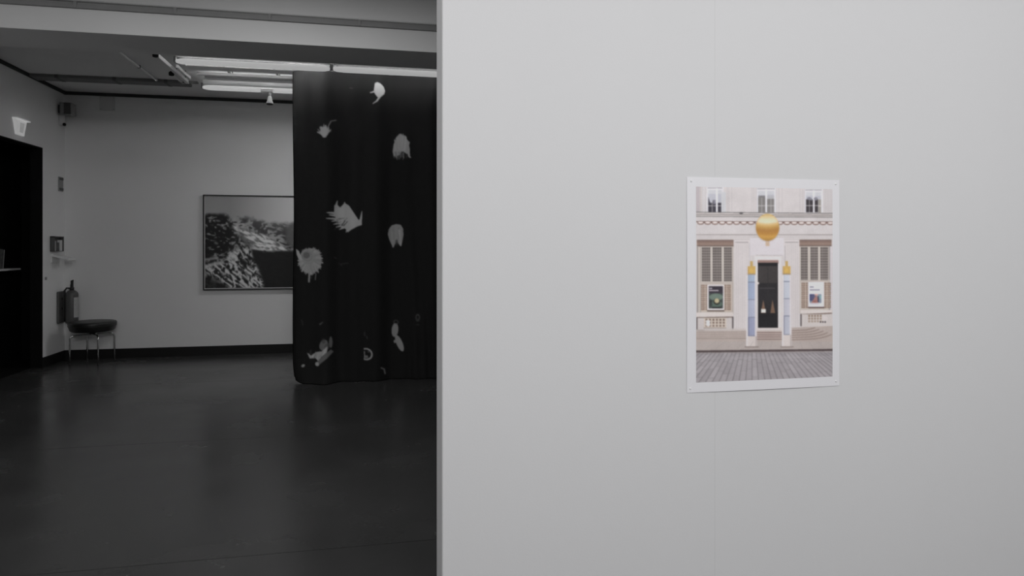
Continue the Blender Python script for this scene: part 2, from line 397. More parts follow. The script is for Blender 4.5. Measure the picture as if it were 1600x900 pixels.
    # ledges and vents below
    R(1087, 488.3, 1144.6, 494.8, (210, 201, 197)); B(1087, 1144.6, 495.4, 494.4, 1.6, (116, 100, 92)); R(1087, 496.4, 1144.6, 514, (196, 189, 187)); R(1087.2, 496, 1089, 516, (92, 82, 82)); R(1143, 494.6, 1145, 514.5, (84, 76, 77))
    R(1099, 496.4, 1134, 512, (202, 190, 178)); 
    for k in range(6):
        for j in range(3): R(1101.5+k*5.4, 498+j*4.6, 1104.6+k*5.4, 501+j*4.6, (120-8*j*-1, 100+8*j, 88+8*j))
    R(1102.5, 500, 1108.6, 509.3, (216, 213, 215)); R(1099, 511.8, 1134, 513, (140, 126, 118))
    R(1249.5, 484.3, 1299, 489.6, (212, 203, 199)); B(1249.5, 1299, 490.8, 488.6, 1.6, (118, 98, 90)); R(1249.5, 491, 1299, 514, (200, 193, 190)); R(1249.6, 490.5, 1251.6, 509.6, (88, 78, 80))
    for k in range(5):
        for j in range(3): R(1262+k*4.5, 492+j*4.3, 1264.7+k*4.5, 495+j*4.3, (142+10*j, 118+12*j, 98+14*j))
    for x in (1281, 1284.8, 1288.4): c.ell(x, 503, 1.1, 1.3, (58, 50, 52))
    R(1283, 494, 1292, 500, (206, 198, 196))
    # ground in front of the door
    R(1084, 514.6, 1303, 549, (176, 166, 161)); c.poly([(1084, 518), (1303, 509), (1303, 534), (1084, 533)], (178, 165, 158))
    for k, (y, a) in enumerate(((517.5, .5), (521, .5), (524.5, .45), (528, .9))): B(1087, 1166, y+(1.2 if k < 3 else .3), y, .9, (138, 122, 114), a)
    R(1100, 512.5, 1166, 517, (196, 188, 184), .7)
    # door
    R(1180, 406, 1183.3, 515, (214, 208, 207)); R(1214.6, 406, 1219.5, 515, (213, 207, 206)); R(1180, 511.6, 1221, 516.6, (206, 198, 195))
    R(1182.8, 406.6, 1215.4, 412, (152, 122, 114)); R(1183.3, 410.6, 1214.6, 512, (44, 42, 45)); R(1183.3, 410.6, 1214.6, 415.5, (32, 31, 34)); R(1184.5, 416, 1213.5, 442, (62, 58, 58)); R(1198.4, 416, 1199.6, 480, (48, 46, 47)); R(1185, 449.6, 1210, 451.2, (66, 63, 66)); R(1184, 489, 1214, 512, (37, 36, 39))
    c.poly([(1191.6, 468), (1187.6, 489), (1195.8, 489)], (122, 94, 76)); c.poly([(1206, 468), (1202.6, 489), (1210.2, 489)], (118, 92, 74)); R(1188.2, 482.8, 1195.4, 488.6, (216, 214, 208)); c.ell(1184, 442.5, 1.3, 1.8, (205, 196, 194))
    # steps
    for y in (517, 520.4, 523.8, 527.2): R(1180, y, 1221, y+1.6, (190, 176, 170)); R(1180, y+1.8, 1221, y+3.3, (134, 110, 104))
    for k in range(5):
        y0 = 516.5+k*3.6; x1 = 1272+k*6.5; pts = []
        for i in range(15):
            t = i/14; pts.append((1235+(x1-1235)*t, y0-(1.6+.2*k)*t-(3.0+.7*k)*max(0, (t-.45)/.55)**2.2))
        for i in range(14): c.line(*pts[i], *pts[i+1], 1.5, (142, 122, 114), .9)
    # sculptures
    for x0, x1, top, segs, base, cols in ((1167.8, 1178.6, 428.6, (441.4, 468.6, 496), 525, ((158, 175, 198), (156, 170, 198), (172, 178, 200), (150, 156, 184))),
                                          (1223.4, 1232.8, 428, (440.4, 467, 494.2), 523, ((196, 202, 214), (192, 198, 210), (190, 191, 203), (180, 184, 198)))):
        R(x0-3, 430, x0, 541, (212, 206, 206)); R(x1, 430, x1+3, 541, (212, 206, 208))
        ys = [top, *segs, base]
        for k in range(4):
            R(x0, ys[k], x1, ys[k+1], cols[k]); R(x0, ys[k], x0+2.4, ys[k+1], tuple(v-14 for v in cols[k])); R(x0+4, ys[k], x0+5.2, ys[k+1], tuple(v-10 for v in cols[k]), .8)
            R(x0, ys[k+1]-1.1, x1, ys[k+1]+.2, (108, 112, 136), .85)
        R(x0, ys[3], x0+1.2, base, (96, 98, 130), .7); R(x0-.6, base, x1+.8, 541.5, (206, 197, 193)); R(x1+.8, base, x1+2.4, 541, (178, 168, 164)); R(x0-5, 541, x1+6, 542.4, (130, 114, 108), .85)
        m = (x0+x1)/2
        R(m-2, 408, m+2.2, 417, (192, 158, 92)); R(m-6, 416, m+6.2, 428.6, (206, 166, 84)); c.ell(m, 423, 3.4, 3.4, (214, 174, 84)); R(m-6, 416, m-4, 428.6, (190, 154, 92)); R(m-6, 427.6, m+6.2, 429.2, (160, 136, 106))
    # pavement joints, kerb, cobbles
    for k in range(12): c.line(1100+k*17, 545, 1118+k*14.5, 533, .7, (156, 148, 146), .5)
    R(1084, 550, 1303, 600, (150, 145, 149)); B(1084, 1303, 547.4, 545.0, 3.3, (82, 70, 71)); B(1084, 1303, 550.6, 548.2, 1.5, (158, 150, 150))
    VX, VY = 1174.0, 480.0; r = np.random.default_rng(5)
    for k in range(-30, 36):
        xb = VX + k*9.9
        f0, f1 = (551-VY)/(592-VY), (601-VY)/(592-VY)
        # stones between this joint and the next, with cross joints
        y = 551 + r.random()*6
        while y < 600:
            h = (y-VY)*(.10+.10*r.random()); g = r.normal(0, 5)
            q0, q1 = (y-VY)/(592-VY), (y+h-VY)/(592-VY)
            P = [(VX+k*9.9*q0, y), (VX+(k+1)*9.9*q0, y), (VX+(k+1)*9.9*q1, y+h), (VX+k*9.9*q1, y+h)]
            if P[0][0] < 1310 and P[1][0] > 1080 or P[2][0] > 1080 and P[3][0] < 1310:
                c.poly(P, (160+g*.7, 155+g*.7, 159+g*.7)); c.line(*P[2], *P[3], .7, (116, 111, 114), .8)
            y += h
        c.line(VX+k*9.9*f0, 551, VX+k*9.9*f1, 601, .8, (112, 107, 110), .85, 1.2)
    B(1084, 1303, 559.5, 556.5, .9, (168, 162, 166), .7)
    # golden ball
    R(1195.6, 374, 1201.4, 384.5, (198, 172, 146)); c.ell(1198.5, 356.5, 19.5, 21.6, (176, 160, 150), .55)
    sl = c.win(1178, 332, 1219, 379); X, Y = c.X[sl], c.Y[sl]; d = ((X-1198.6)/18.2)**2+((Y-355.3)/21.2)**2
    yk = [334, 338, 343, 347.5, 351, 355, 360, 365, 370, 374, 377]
    kc = np.array([(200, 172, 112), (212, 186, 128), (226, 206, 168), (230, 210, 178), (216, 180, 116), (198, 154, 78), (178, 124, 56), (184, 128, 54), (204, 152, 66), (190, 140, 62), (140, 104, 60)], float)
    Yq = Y + ((X-1198.6)/18.2)**2*2.5
    gc = np.stack([np.interp(Yq, yk, kc[:, i]) for i in range(3)], -1)
    rim = np.clip((d-.72)/.28, 0, 1)[..., None]; gc = gc*(1-rim*.35)+np.array((188, 140, 62))*rim*.35
    mk = (d <= 1)[..., None]; c.a[sl] = np.where(mk, gc, c.a[sl])
    c.blur(.7)
    c.a = (np.mean(c.a, -1, keepdims=True)*.16+c.a*.84)*np.array((1.012, 1.0, 1.003))+1.5
    c.a += ((value_noise(c.X, c.Y, .9, 41, 2)-.5)*7+(value_noise(c.X, c.Y, .05, 42, 3)-.5)*10)[..., None]
    c.a += rng.normal(0, 1.5, c.a.shape[:2])[..., None]
    return c

P0X, P1X, P0Z, P1Z = 1.024, 1.6025, 0.9555, 1.6785            # paper on the wall
I0X, I1X, I0Z, I1Z = 1.057, 1.575, 0.989, 1.6465              # printed area
pcx = (P0X+P1X)/2
poster = thing('photo_print', (pcx, PY, P0Z), 'unframed colour photograph of a stone facade with golden ball, pinned to the pale partition', 'photograph')
def bow(x, z):      # how far the sheet stands off the wall; x,z in world units
    s = (x-P0X)/(P1X-P0X); t = (P1Z-z)/(P1Z-P0Z)
    return 0.0012 + 0.0030*np.sin(np.pi*np.clip(s, 0, 1))*np.clip(t, 0, 1)**2 + 0.0012*np.sin(np.pi*np.clip(t, 0, 1))
def sheet(x0, x1, z0, z1, nu, nv, off):
    s, t = np.meshgrid(np.linspace(0, 1, nu), np.linspace(0, 1, nv))
    x = x0+(x1-x0)*s; z = z1+(z0-z1)*t
    return s, t, np.stack([x-pcx, -bow(x, z)-off, z-P0Z], -1)
# paper: closed thin sheet
s_, t_, Pf = sheet(P0X, P1X, P0Z, P1Z, 30, 36, 0.0004); Pb = Pf.copy(); Pb[..., 1] += 0.0004
pb = bmesh.new(); nv, nu = Pf.shape[:2]
vf = [[pb.verts.new(Pf[i, j]) for j in range(nu)] for i in range(nv)]; vb = [[pb.verts.new(Pb[i, j]) for j in range(nu)] for i in range(nv)]
for i in range(nv-1):
    for j in range(nu-1):
        pb.faces.new((vf[i][j], vf[i+1][j], vf[i+1][j+1], vf[i][j+1])); pb.faces.new((vb[i][j], vb[i][j+1], vb[i+1][j+1], vb[i+1][j]))
for i in range(nv-1):
    pb.faces.new((vf[i][0], vb[i][0], vb[i+1][0], vf[i+1][0])); pb.faces.new((vf[i][-1], vf[i+1][-1], vb[i+1][-1], vb[i][-1]))
for j in range(nu-1):
    pb.faces.new((vf[0][j], vf[0][j+1], vb[0][j+1], vb[0][j])); pb.faces.new((vf[-1][j], vb[-1][j], vb[-1][j+1], vf[-1][j+1]))
mbp = MB(); mbp.bm.free(); mbp.bm = pb; mbp.build('paper', 'paper', poster)
fac = paint_facade()
s_, t_, Pi = sheet(I0X, I1X, I0Z, I1Z, 340, 480, 0.00065)
dl, dr = 1/306.0, 1/292.0
wt = (1-s_)*dl+s_*dr; pxs = ((1-s_)*1087*dl+s_*1300*dr)/wt
ty = 291.5+(pxs-1087)/213*4.5; by = 597.5+(pxs-1087)/213*-9.5
pys = ty+(by-ty)*t_
K_POSTER = 0.885/float(lin(206))
grid_mesh('printed_image', Pi, np.clip(lin(np.clip(fac.sample(pxs, pys), 0, 255))*K_POSTER, 0, .95), mat_print('colour print', .45), poster)
for x, z in ((P0X+.016, P1Z-.014), (P1X-.014, P1Z-.014), (P0X+.012, P0Z+.014), (P1X-.013, P0Z+.016)):
    y = -float(bow(x, z))-.0004
    MB().tube([(x-pcx, y+.001, z-P0Z), (x-pcx, y-.0012, z-P0Z), (x-pcx, y-.002, z-P0Z)], [.0032, .0032, .0018], 10).build('pin', 'pin', poster)

# ---- the framed mountain photograph on the rear wall
FX0, FX1, FZ0, FZ1 = -2.201, -0.55, 0.858, 2.112
fp = thing('framed_photograph', ((FX0+FX1)/2, YB, FZ0), 'black-framed black and white photograph of snowy mountains on the rear wall', 'picture')
fcx = (FX0+FX1)/2; hw = (FX1-FX0)/2; hh = FZ1-FZ0; fd = 0.035; ft = 0.014
MB().box(-hw, hw, -fd, 0, hh-ft, hh).box(-hw, hw, -fd, 0, 0, ft).box(-hw, -hw+ft, -fd, 0, ft, hh-ft).box(hw-ft, hw, -fd, 0, ft, hh-ft).build('frame', 'frame', fp)
MB().box(-hw+ft, hw-ft, -.020, -.004, ft, hh-ft).build('mount', 'mount', fp)
def paint_mountain():
    c = Canvas(316, 300, 535, 456, 3, (90, 90, 90)); X, Y = c.X, c.Y
    n1 = value_noise(X, Y, .07, 21, 5); n2 = value_noise(X*.7+n1*14, Y*1.15+n1*10, .30, 22, 5)
    al, ac = X*.62+Y*.78, X*.78-Y*.62                       # along and across the fall line
    wp = (value_noise(X, Y, .12, 31, 2)-.5)*9; n3 = value_noise(al*.38+wp, ac*.9+wp*.7, .44, 23, 5); n4 = value_noise(X*.45+Y*.25, Y*1.3-X*.55, .30, 24, 4)
    v = np.interp(X, [318, 360, 458, 535], [88, 84, 118, 112]) + (Y-318)*.12
    # rocky middle ground fading into fog to the right
    ridge = 333 + (n1-.5)*16 + np.interp(X, [318, 370, 400, 458], [0, 3, 6, 14])
    fog = np.clip((X-345)/85, 0, 1)*np.clip(1-(Y-335)/45, 0, 1)
    rock = np.where(n2 > .58, 104, 26) ; rock = 24 + 80*np.clip((n2*.7+n1*.3-.49)/.10, 0, 1)*np.clip(.30+n1*.9, 0, 1)
    rock = rock*(1-fog*.75)+86*fog*.75
    m = np.clip((Y-ridge)/7, 0, 1); v = v*(1-m)+rock*m
    def soft(pts, val, al=1.0, b=2.0):
        t = Canvas(316, 300, 535, 456, 3, 0); t.poly(pts, (1, 1, 1)); t.blur(b); k = t.a[..., 0]*al
        return k, val
    for pts, val, al, b in (
        ([(318, 338), (352, 336), (366, 350), (362, 378), (352, 398), (318, 405)], 18+70*np.clip((n2-.60)/.10, 0, 1), .9, 3),
        ([(362, 352), (374, 354), (392, 362), (420, 368), (440, 384), (458, 392), (458, 394), (436, 391), (420, 393), (398, 386), (382, 378), (372, 364)], 66+72*np.clip((n4-.36)/.22, 0, 1), .95, 1.2),
        ([(384, 378), (398, 387), (414, 389), (412, 392), (392, 389)], 128, .9, .8),
        ([(372, 358), (388, 374), (396, 388), (386, 386), (376, 372)], 40, .7, 1.2),
        ([(448, 356), (456, 348), (535, 346), (535, 390), (456, 388), (446, 378)], 56, .9, 2),
        ([(318, 415), (336, 410), (352, 408), (360, 394), (376, 386), (392, 388), (396, 404), (404, 420), (412, 436), (414, 453), (366, 453), (352, 444), (340, 436), (318, 424)], 22+104*np.clip((n3-.41)/.16, 0, 1), .95, 2),
        ([(318, 404), (340, 402), (340, 405), (318, 408)], 96, .8, .8),
        ([(318, 416), (334, 410), (352, 407), (362, 394), (364, 398), (354, 412), (336, 415), (318, 421)], 116, .85, 1),
        ([(318, 430), (340, 438), (354, 448), (358, 454), (318, 454)], 20, .85, 3),
        ([(394, 394), (420, 394), (436, 392), (456, 392), (535, 398), (535, 454), (414, 454), (412, 438), (402, 414)], 20, .97, 1.2)):
        k, vv = soft(pts, val, al, b); v = v*(1-k)+vv*k
    for x, y, rx, ry in ((354, 409, 4, 2.5), (357, 417, 3, 4), (365, 420, 2.5, 3), (361, 424, 2, 3)):
        k = np.clip(1.4-((X-x)/rx)**2-((Y-y)/ry)**2, 0, 1); v = v*(1-k)+22*k
    k = np.clip(1-((X-341)/5)**2-((Y-345)/2)**2-.25*(X-341)*(345-Y)/4, 0, 1); v = v*(1-k*.7)+92*k*.7
    c.a[:] = v[..., None]; c.blur(.5)
    return c
mo = paint_mountain()
s_, t_ = np.meshgrid(np.linspace(0, 1, 330), np.linspace(0, 1, 250))
mx0, mx1, mz0, mz1 = -hw+.024, hw-.024, .026, hh-.026
xx = mx0+(mx1-mx0)*s_; zz = mz1+(mz0-mz1)*t_
Pm = np.stack([xx, np.full(xx.shape, -.0208), zz], -1)
wx, wz = xx+fcx, zz+FZ0; dep = wx*SA+YB*CA
pxm = 800+F_PX*(wx*CA-YB*SA)/dep; pym = HORIZON-F_PX*(wz-EYE)/dep
g = lin(np.clip(mo.sample(pxm, pym), 0, 255))*(0.78/float(lin(120)))
grid_mesh('printed_image', Pm, np.clip(g, .004, .9), mat_print('black and white print', .35, .12), fp)

# ------------------------------------------------------------------ curtain
CX0, CX1, CY, CZ = -0.838, 1.75, 7.32, 3.285
cur = thing('curtain', ((CX0+CX1)/2, CY, 0), 'floor-length black curtain printed with pale flower heads', 'curtain')
ccx = (CX0+CX1)/2
def paint_curtain():
    c = Canvas(440, 90, 870, 620, 3, (22, 22, 22)); r = np.random.default_rng(9)
    L = lambda *a, **k: c.line(*a, **k)
    g = lambda v: (v, v, v)
    # crescent bud with stalk
    c.poly([(585.5, 131), (589, 129.6), (594, 131.5), (599, 136), (601, 142), (599.5, 147.5), (595, 152), (591, 154.5), (587.5, 151), (585, 147), (583.6, 143)], g(188))
    L(593, 152, 588, 159, 2.6, g(186)); L(588, 159, 582, 162.8, 2.2, g(180), wd2=1.2); L(578.5, 145.2, 585, 144, 1.6, g(170), wd2=2.6)
    # fan shaped head with curved stem
    for k in range(34):
        a = math.radians(-90+r.uniform(-72, 72)); q = r.uniform(11, 17); L(507+r.uniform(-2, 2), 214, 507+math.sin(a+math.pi/2)*q*.75, 214-abs(math.cos(a+math.pi/2))*q-2, 2.6, g(int(r.uniform(130, 176))), wd2=.8)
    c.ell(507, 207, 6.5, 7.5, g(165)); c.poly([(500, 208), (514, 208), (508.5, 216), (505.5, 216)], g(172)); L(513.5, 198, 517.5, 190, 1.6, g(120)); L(517.5, 190, 525, 187.4, 1.3, g(110))
    # dome shaped head
    c.poly([(613.5, 236), (615, 224), (619, 216), (625, 211.5), (633, 213), (638, 220), (640.5, 232), (641, 243), (643.5, 246), (640, 246), (636, 240), (630, 236), (626, 241), (620, 243), (615, 243)], g(172))
    for k in range(46):
        x = r.uniform(614, 640); y0 = 211+((x-627)/14)**2*16; L(x, y0-r.uniform(0, 3), x+(627-x)*.3, y0+r.uniform(12, 20), 1.3, g(int(r.uniform(150, 198))), .8)
    for k in range(16): x = r.uniform(615, 632); L(x, 236, x+r.uniform(-2, 3), 244+r.uniform(0, 5), 1.0, g(int(r.uniform(90, 150))), .8)
    c.ell(628, 240, 2.2, 4, g(70)); c.ell(636, 243, 2, 3.5, g(40))
    # feathered head pointing left
    c.poly([(522, 331), (522, 321), (526, 319), (531, 324), (538, 317), (545, 321), (552, 331), (561, 344), (565.5, 340), (566, 351.5), (558, 354), (551, 358), (543.5, 362.5), (540, 357), (532, 355), (530, 348), (525, 344)], g(196))
    for (xa, ya, xb, yb) in ((524, 324, 526.5, 313.5), (538, 320, 538, 315.5), (524, 333, 510.5, 332.5), (526, 337, 514, 336), (528, 342, 510, 341.5), (530, 344, 518, 346), (532, 348, 521, 350.5), (535, 352, 525, 355), (540, 354, 530, 358.5), (544, 356, 541, 363), (550, 355, 544, 362.5), (564, 346, 566, 330), (558, 352, 552, 357)):
        L(xa, ya, xb, yb, 4.2, g(190), wd2=.9)
    for k in range(12): x = r.uniform(527, 545); y = r.uniform(340, 354); L(x, y, x-r.uniform(4, 9), y+r.uniform(1, 5), .9, g(60), .75)
    L(534, 352, 539, 345, 1.6, g(50)); L(537, 353, 543, 346, 1.3, g(60))
    # big round head at the left edge
    c.ell(485, 407.5, 18.5, 19.5, g(150))
    for k in range(90):
        a = r.uniform(0, 2*math.pi); q = r.uniform(.9, 1.06); L(484+math.cos(a)*8, 405+math.sin(a)*8, 485.5+math.cos(a)*20.5*q, 408+math.sin(a)*21.5*q, 3.2, g(int(r.uniform(130, 190))), .9, 1.2)
    c.ell(482, 402, 12, 11, g(140), .8); c.ell(479, 399, 5.5, 5, g(95)); c.ell(480, 400, 8.5, 7.5, g(120), .8, .5, .8)
    c.poly([(461, 389), (466, 392), (473, 407), (467, 406), (462.5, 398)], g(200)); L(484, 428, 483.4, 440, 3.0, g(140)); L(494.5, 427, 493.5, 437, 1.4, g(110)); L(488, 430, 487, 436, .8, g(70))
    # tulip
    c.poly([(607, 366), (608.5, 358), (613, 352), (620, 350), (627, 351), (630.5, 357), (631, 367), (629, 378), (627.5, 384), (624.5, 383), (622.5, 379), (618.5, 380), (615.5, 387), (612.5, 382), (609, 374)], g(150))
    for k in range(20): x = r.uniform(609, 629); L(x, 353+abs(x-619)*.5, x+(619-x)*.2, 374, 1.4, g(int(r.uniform(120, 172))), .7)
    L(625, 360, 626.5, 384, 3.4, g(182), wd2=1.6); L(613, 362, 614.5, 386, 3, g(160), wd2=1.6); c.ell(620.5, 379, 2.2, 5, g(60), .8)
    # broken blossom near the hem
    c.ell(506, 538, 6, 9, g(105), .9, .45); c.ell(517, 534, 2.6, 9, g(95)); c.ell(511, 541, 4, 6, g(80), .8, .5); c.poly([(480, 551), (486, 556), (494, 550), (503, 548), (512, 540), (511, 549), (503, 556), (497, 563), (493, 559), (484, 560)], g(196)); c.poly([(494, 566), (497, 571), (502, 566), (512, 558), (521, 549), (517, 545), (509, 551), (500, 560)], g(92)); c.ell(495.5, 568, 3, 3, g(170))
    for k in range(14): x = r.uniform(484, 508); L(x, r.uniform(545, 556), x-r.uniform(0, 5), r.uniform(556, 562), .8, g(90), .6)
    c.ell(473.5, 571.5, 3, 2, g(150), 1, -.5); c.ell(506, 532, 3, 4, g(70), .7)
    # ring slice
    c.ell(571, 553, 10.5, 9.5, g(170), 1, 0, .76); c.rect(558, 540, 567.6, 566, g(22)); L(568.5, 549, 569, 561, 1.6, g(130)); c.ell(572, 557, 2.4, 2.4, g(130), .8); c.ell(575, 549, 2, 1.4, g(90), .8)
    # two joined petals
    c.ell(616.5, 516.5, 5.2, 11, g(150), .95, .1); c.ell(618, 504, 4.2, 3.4, g(80), .8, 0, .6); c.ell(623.8, 537, 4.8, 13.5, g(160), .95, -.42); c.ell(616.5, 534.5, 2, 2.5, g(140))
    # faint marks
    c.ell(652, 496, 3.6, 5.8, g(78), .9, 0, .5); c.ell(652, 500, 3, 3, g(60), .6); c.ell(652, 507, 3, 1, g(48))
    L(595, 574, 600, 577, 2.2, g(105)); L(600, 577, 601.5, 584, 2.4, g(105)); L(501, 506, 505.5, 502.5, 2.6, g(78), wd2=1.2); L(472, 500, 474, 508, 1.6, g(44)); L(569, 519, 569, 524, 2, g(48)); L(572, 525, 573, 529, 1.6, g(52)); L(523, 402, 526, 404, 1.4, g(48)); L(533, 413, 545, 411, 1.6, g(44)); L(530, 411, 535, 416, 1.4, g(40)); L(547, 137, 551, 138, 1.6, g(50))
    # flowers on the part of the cloth that runs on behind the partition
    for (x, y, q, n_) in ((722, 168, 15, 40), (752, 300, 18, 50), (706, 420, 16, 44), (770, 470, 15, 40), (728, 548, 17, 44), (800, 200, 16, 40), (815, 380, 17, 44)):
        for k in range(n_):
            a = r.uniform(0, 2*math.pi); L(x, y, x+math.cos(a)*q*r.uniform(.7, 1.1), y+math.sin(a)*q*r.uniform(.7, 1.1), 3, g(int(r.uniform(120, 180))), .9, 1)
    c.blur(.6)
    return c
cc = paint_curtain()
NU, NV = 430, 500
s_, t_ = np.meshgrid(np.linspace(0, 1, NU), np.linspace(0, 1, NV))
X = CX0+(CX1-CX0)*s_; Z = CZ*(1-t_)+0.0005*t_
def folds(X, t):
    u = X-CX0
    ph = 0.25*np.sin(u*2.1)+.35*np.sin(u*1.13+1)
    y = 0.038*np.sin(u*11.5+ph*3) + 0.022*np.sin(u*24+1.2+ph*2+.5*t) + 0.010*np.sin(u*5.1+2.0)
    top = np.clip(t/.15, 0, 1)
    y *= (.55+.45*top)
    y += 0.012*np.sin(u*33+.7)*(1-top)*.8
    y += -0.055*np.exp(-((u-1.18-.10*t)/.05)**2)*np.clip((t-.35)/.5, 0, 1)       # hanging crease towards the right
    y += 0.05*np.exp(-((u-1.27-.16*t)/.045)**2)*np.clip((t-.4)/.5, 0, 1)
    y += -0.075*np.clip((t-.90)/.10, 0, 1)**1.5*np.exp(-((u-.28)/.22)**2)         # toe of cloth kicked out over the floor
    y += 0.05*np.clip(1-u/.05, 0, 1)**2                                           # rolled side edge
    return y
Yc = folds(X, t_)
Xc = X + 0.02*np.clip((t_-.93)/.07, 0, 1)**2*np.clip(1-(X-CX0)/.12, 0, 1) + .006*np.sin(t_*9+X*3)
Zc = Z + 0.022*np.clip((t_-.965)/.035, 0, 1)**2*np.clip(1-(X-CX0)/.09, 0, 1)
dep = X*SA+CY*CA
pxc = 800+F_PX*(X*CA-CY*SA)/dep; pyc = HORIZON-F_PX*(Z-EYE)/dep
cv = cc.sample(pxc, pyc)[..., 0]
alb = np.interp(cv, [0, 22, 60, 100, 150, 200], [.012, .021, .07, .22, .42, .60])
alb = np.repeat(alb[..., None], 3, -1)
grid_mesh('cloth', np.stack([Xc-ccx, Yc, Zc], -1), alb, mat_print('printed black cloth', .9, .06), cur)
# hems along side and bottom
hp = [(float(Xc[i, 0]-ccx), float(Yc[i, 0]), float(Zc[i, 0])) for i in range(0, NV, 12)]
MB().tube(hp, .006, 8).build('side_hem', mat('hem cloth', .006, .98, spec=.0), cur)
hp = [(float(Xc[-1, j]-ccx), float(Yc[-1, j]), float(Zc[-1, j])+.0035) for j in range(0, NU, 4)]
MB().tube(hp, .004, 8).build('bottom_hem', bpy.data.materials['hem cloth'], cur)
rail = thing('curtain_rail', (ccx, CY, 3.285), 'slim ceiling rail from which the black flower curtain hangs', 'rail')
MB().box(-1.36, 1.36, -.012, .012, .02, .11).build('track', 'darkmetal', rail)
gl = MB().box(-.006, .006, -.004, .004, .0005, .022).build('glider', 'lampwhite', rail, (-1.29, 0, 0))
for k in range(1, 14):
    g2 = gl.copy(); C.objects.link(g2); g2.location.x = -1.29+k*.198

# ------------------------------------------------------------------ trunking on the beam face
tr = thing('cable_trunking', (-0.804, BY0, 3.222), 'long grey cable trunking in joined lengths along the top of the beam', 'trunking')
x = -2.188-.69
seg = MB().box(0.004, .686, -.030, 0, 0.0, .022).box(0.004, .686, -.020, 0, .022, .044).build('length', 'trunk', tr, (x+.804, 0, 0))
cl = MB().box(-.012, .012, -.034, 0, -.001, .046).bevel(.002, 1).build('joint_cover', 'trunk', tr, (x+.804, 0, 0))
for k in range(1, 12):
    a = seg.copy(); C.objects.link(a); a.location.x += .69*k
    b = cl.copy(); C.objects.link(b); b.location.x += .69*k
# ------------------------------------------------------------------ fluorescent battens
def make_batten(loc, label, group='fluorescent battens under the rear ceiling', drop=.12, L=1.47):
    t = thing('fluorescent_light', loc, label, 'light', group)
    h = L/2
    MB().box(-h+.01, h-.01, -.028, .028, .045, .085).bevel(.004, 1).build('housing', 'lampwhite', t)
    pts = [(-h+.004, 0, 0), (-h+.02, 0, 0), (-h+.06, 0, 0), (-h+.12, 0, 0), (h-.12, 0, 0), (h-.06, 0, 0), (h-.02, 0, 0), (h-.004, 0, 0)]
    MB().tube(pts, [.012, .020, .028, .031, .031, .028, .020, .012], 16).build('tube', 'tube', t)
    for sx in (-1, 1):
        MB().box(sx*h-.010, sx*h+.010, -.013, .013, -.014, .05).bevel(.003, 1).build('lamp_holder', 'greybox', t)
        MB().tube([(sx*h*.75, 0, .08), (sx*h*.75, 0, .08+drop)], .005, 8).build('suspension_rod', 'darkmetal', t)
    return t
TZ = 3.245
t1 = make_batten((-1.17, 7.06, TZ), 'lit fluorescent tube above the curtain, left of the two end to end', drop=ZF-TZ-.08)
t2 = copy_tree(t1); t2.location.x = -1.17+1.485; t2['label'] = 'lit fluorescent tube above the curtain, right of the two end to end'
t3 = copy_tree(t1); t3.location = (-1.185, 8.17, TZ); t3['label'] = 'lit fluorescent tube nearer the rear wall, its end meeting the curtain'
t4 = copy_tree(t1); t4.location = (-1.185+1.485, 8.17, TZ); t4['label'] = 'fluorescent tube of the rear row hidden behind the curtain'
t5 = copy_tree(t1); t5.location = (-1.185+2*1.485, 8.17, TZ); t5['label'] = 'farthest right fluorescent tube of the rear row, hidden behind the curtain'
for t_ in (t1, t2, t3, t4, t5): area('added_uplight', (0, 0, .09), (math.pi, 0, 0), 1.35, .04, W_UP, t_)  # unseen uplights added on the housings to brighten the ceiling
for t_, k_ in ((t1, 1.0), (t2, .28)):
    MB().hexa([(-.68, .028, .045), (.68, .028, .045), (.68, .034, .045), (-.68, .034, .045), (-.68, .028, .085), (.68, .028, .085), (.68, .034, .085), (-.68, .034, .085)]).build('added_reflector', 'palemetal', t_)  # strip added behind the housing to carry the hidden wash
    area('added_wash', (0, .038, .062), (math.radians(70), 0, math.pi), 1.35, .035, W_ROW1*k_, t_)  # one-sided wash added out of sight to brighten rear wall and curtain
area('rear_row_lamp', (0.9, 8.17, 3.19), (0, 0, 0), 2.9, .05, W_ROW2)

# front zone: unseen battens added over the viewer, tilted to light the partition
for i, (xn, yn) in enumerate(((0.3, -1.2), (2.5, -1.2))):
    nb = thing('fluorescent_light', (xn, yn, 3.26), 'added unseen batten lighting the partition from behind the viewer, %s one' % ('left' if i == 0 else 'right'), 'light', 'added front battens')
    MB().box(-.75, .75, -.22, .22, .13, .17).build('housing', 'lampwhite', nb)
    for sx in (-.5, .5): MB().tube([(sx, 0, .15), (sx, 0, ZN-3.26-.02)], .006, 8).build('suspension_rod', 'darkmetal', nb)
    area('added_front_lamp', (0, 0, -.12), (math.radians(42), 0, 0), 1.45, .40, W_NEAR, nb)

for i, (xn, yn) in enumerate(((-1.6, 0.8), (-0.6, 3.9))):  # unseen battens added to light floor, beam face and partition end
    nb = thing('fluorescent_light', (xn, yn, 3.28), 'added unseen batten on the front ceiling left of the partition, %s' % ('nearer the viewer' if i == 0 else 'nearer the beam'), 'light', 'added front battens')
    MB().box(-.75, .75, -.22, .22, .13, .17).build('housing', 'lampwhite', nb)
    for sx in (-.5, .5): MB().tube([(sx, 0, .12), (sx, 0, ZN-3.28-.02)], .006, 8).build('suspension_rod', 'darkmetal', nb)
    area('added_front_lamp', (0, 0, 0.02), (math.radians((18, 5)[i]), 0, 0), 1.45, .40, W_LEFT*(.80, 1.2)[i], nb)

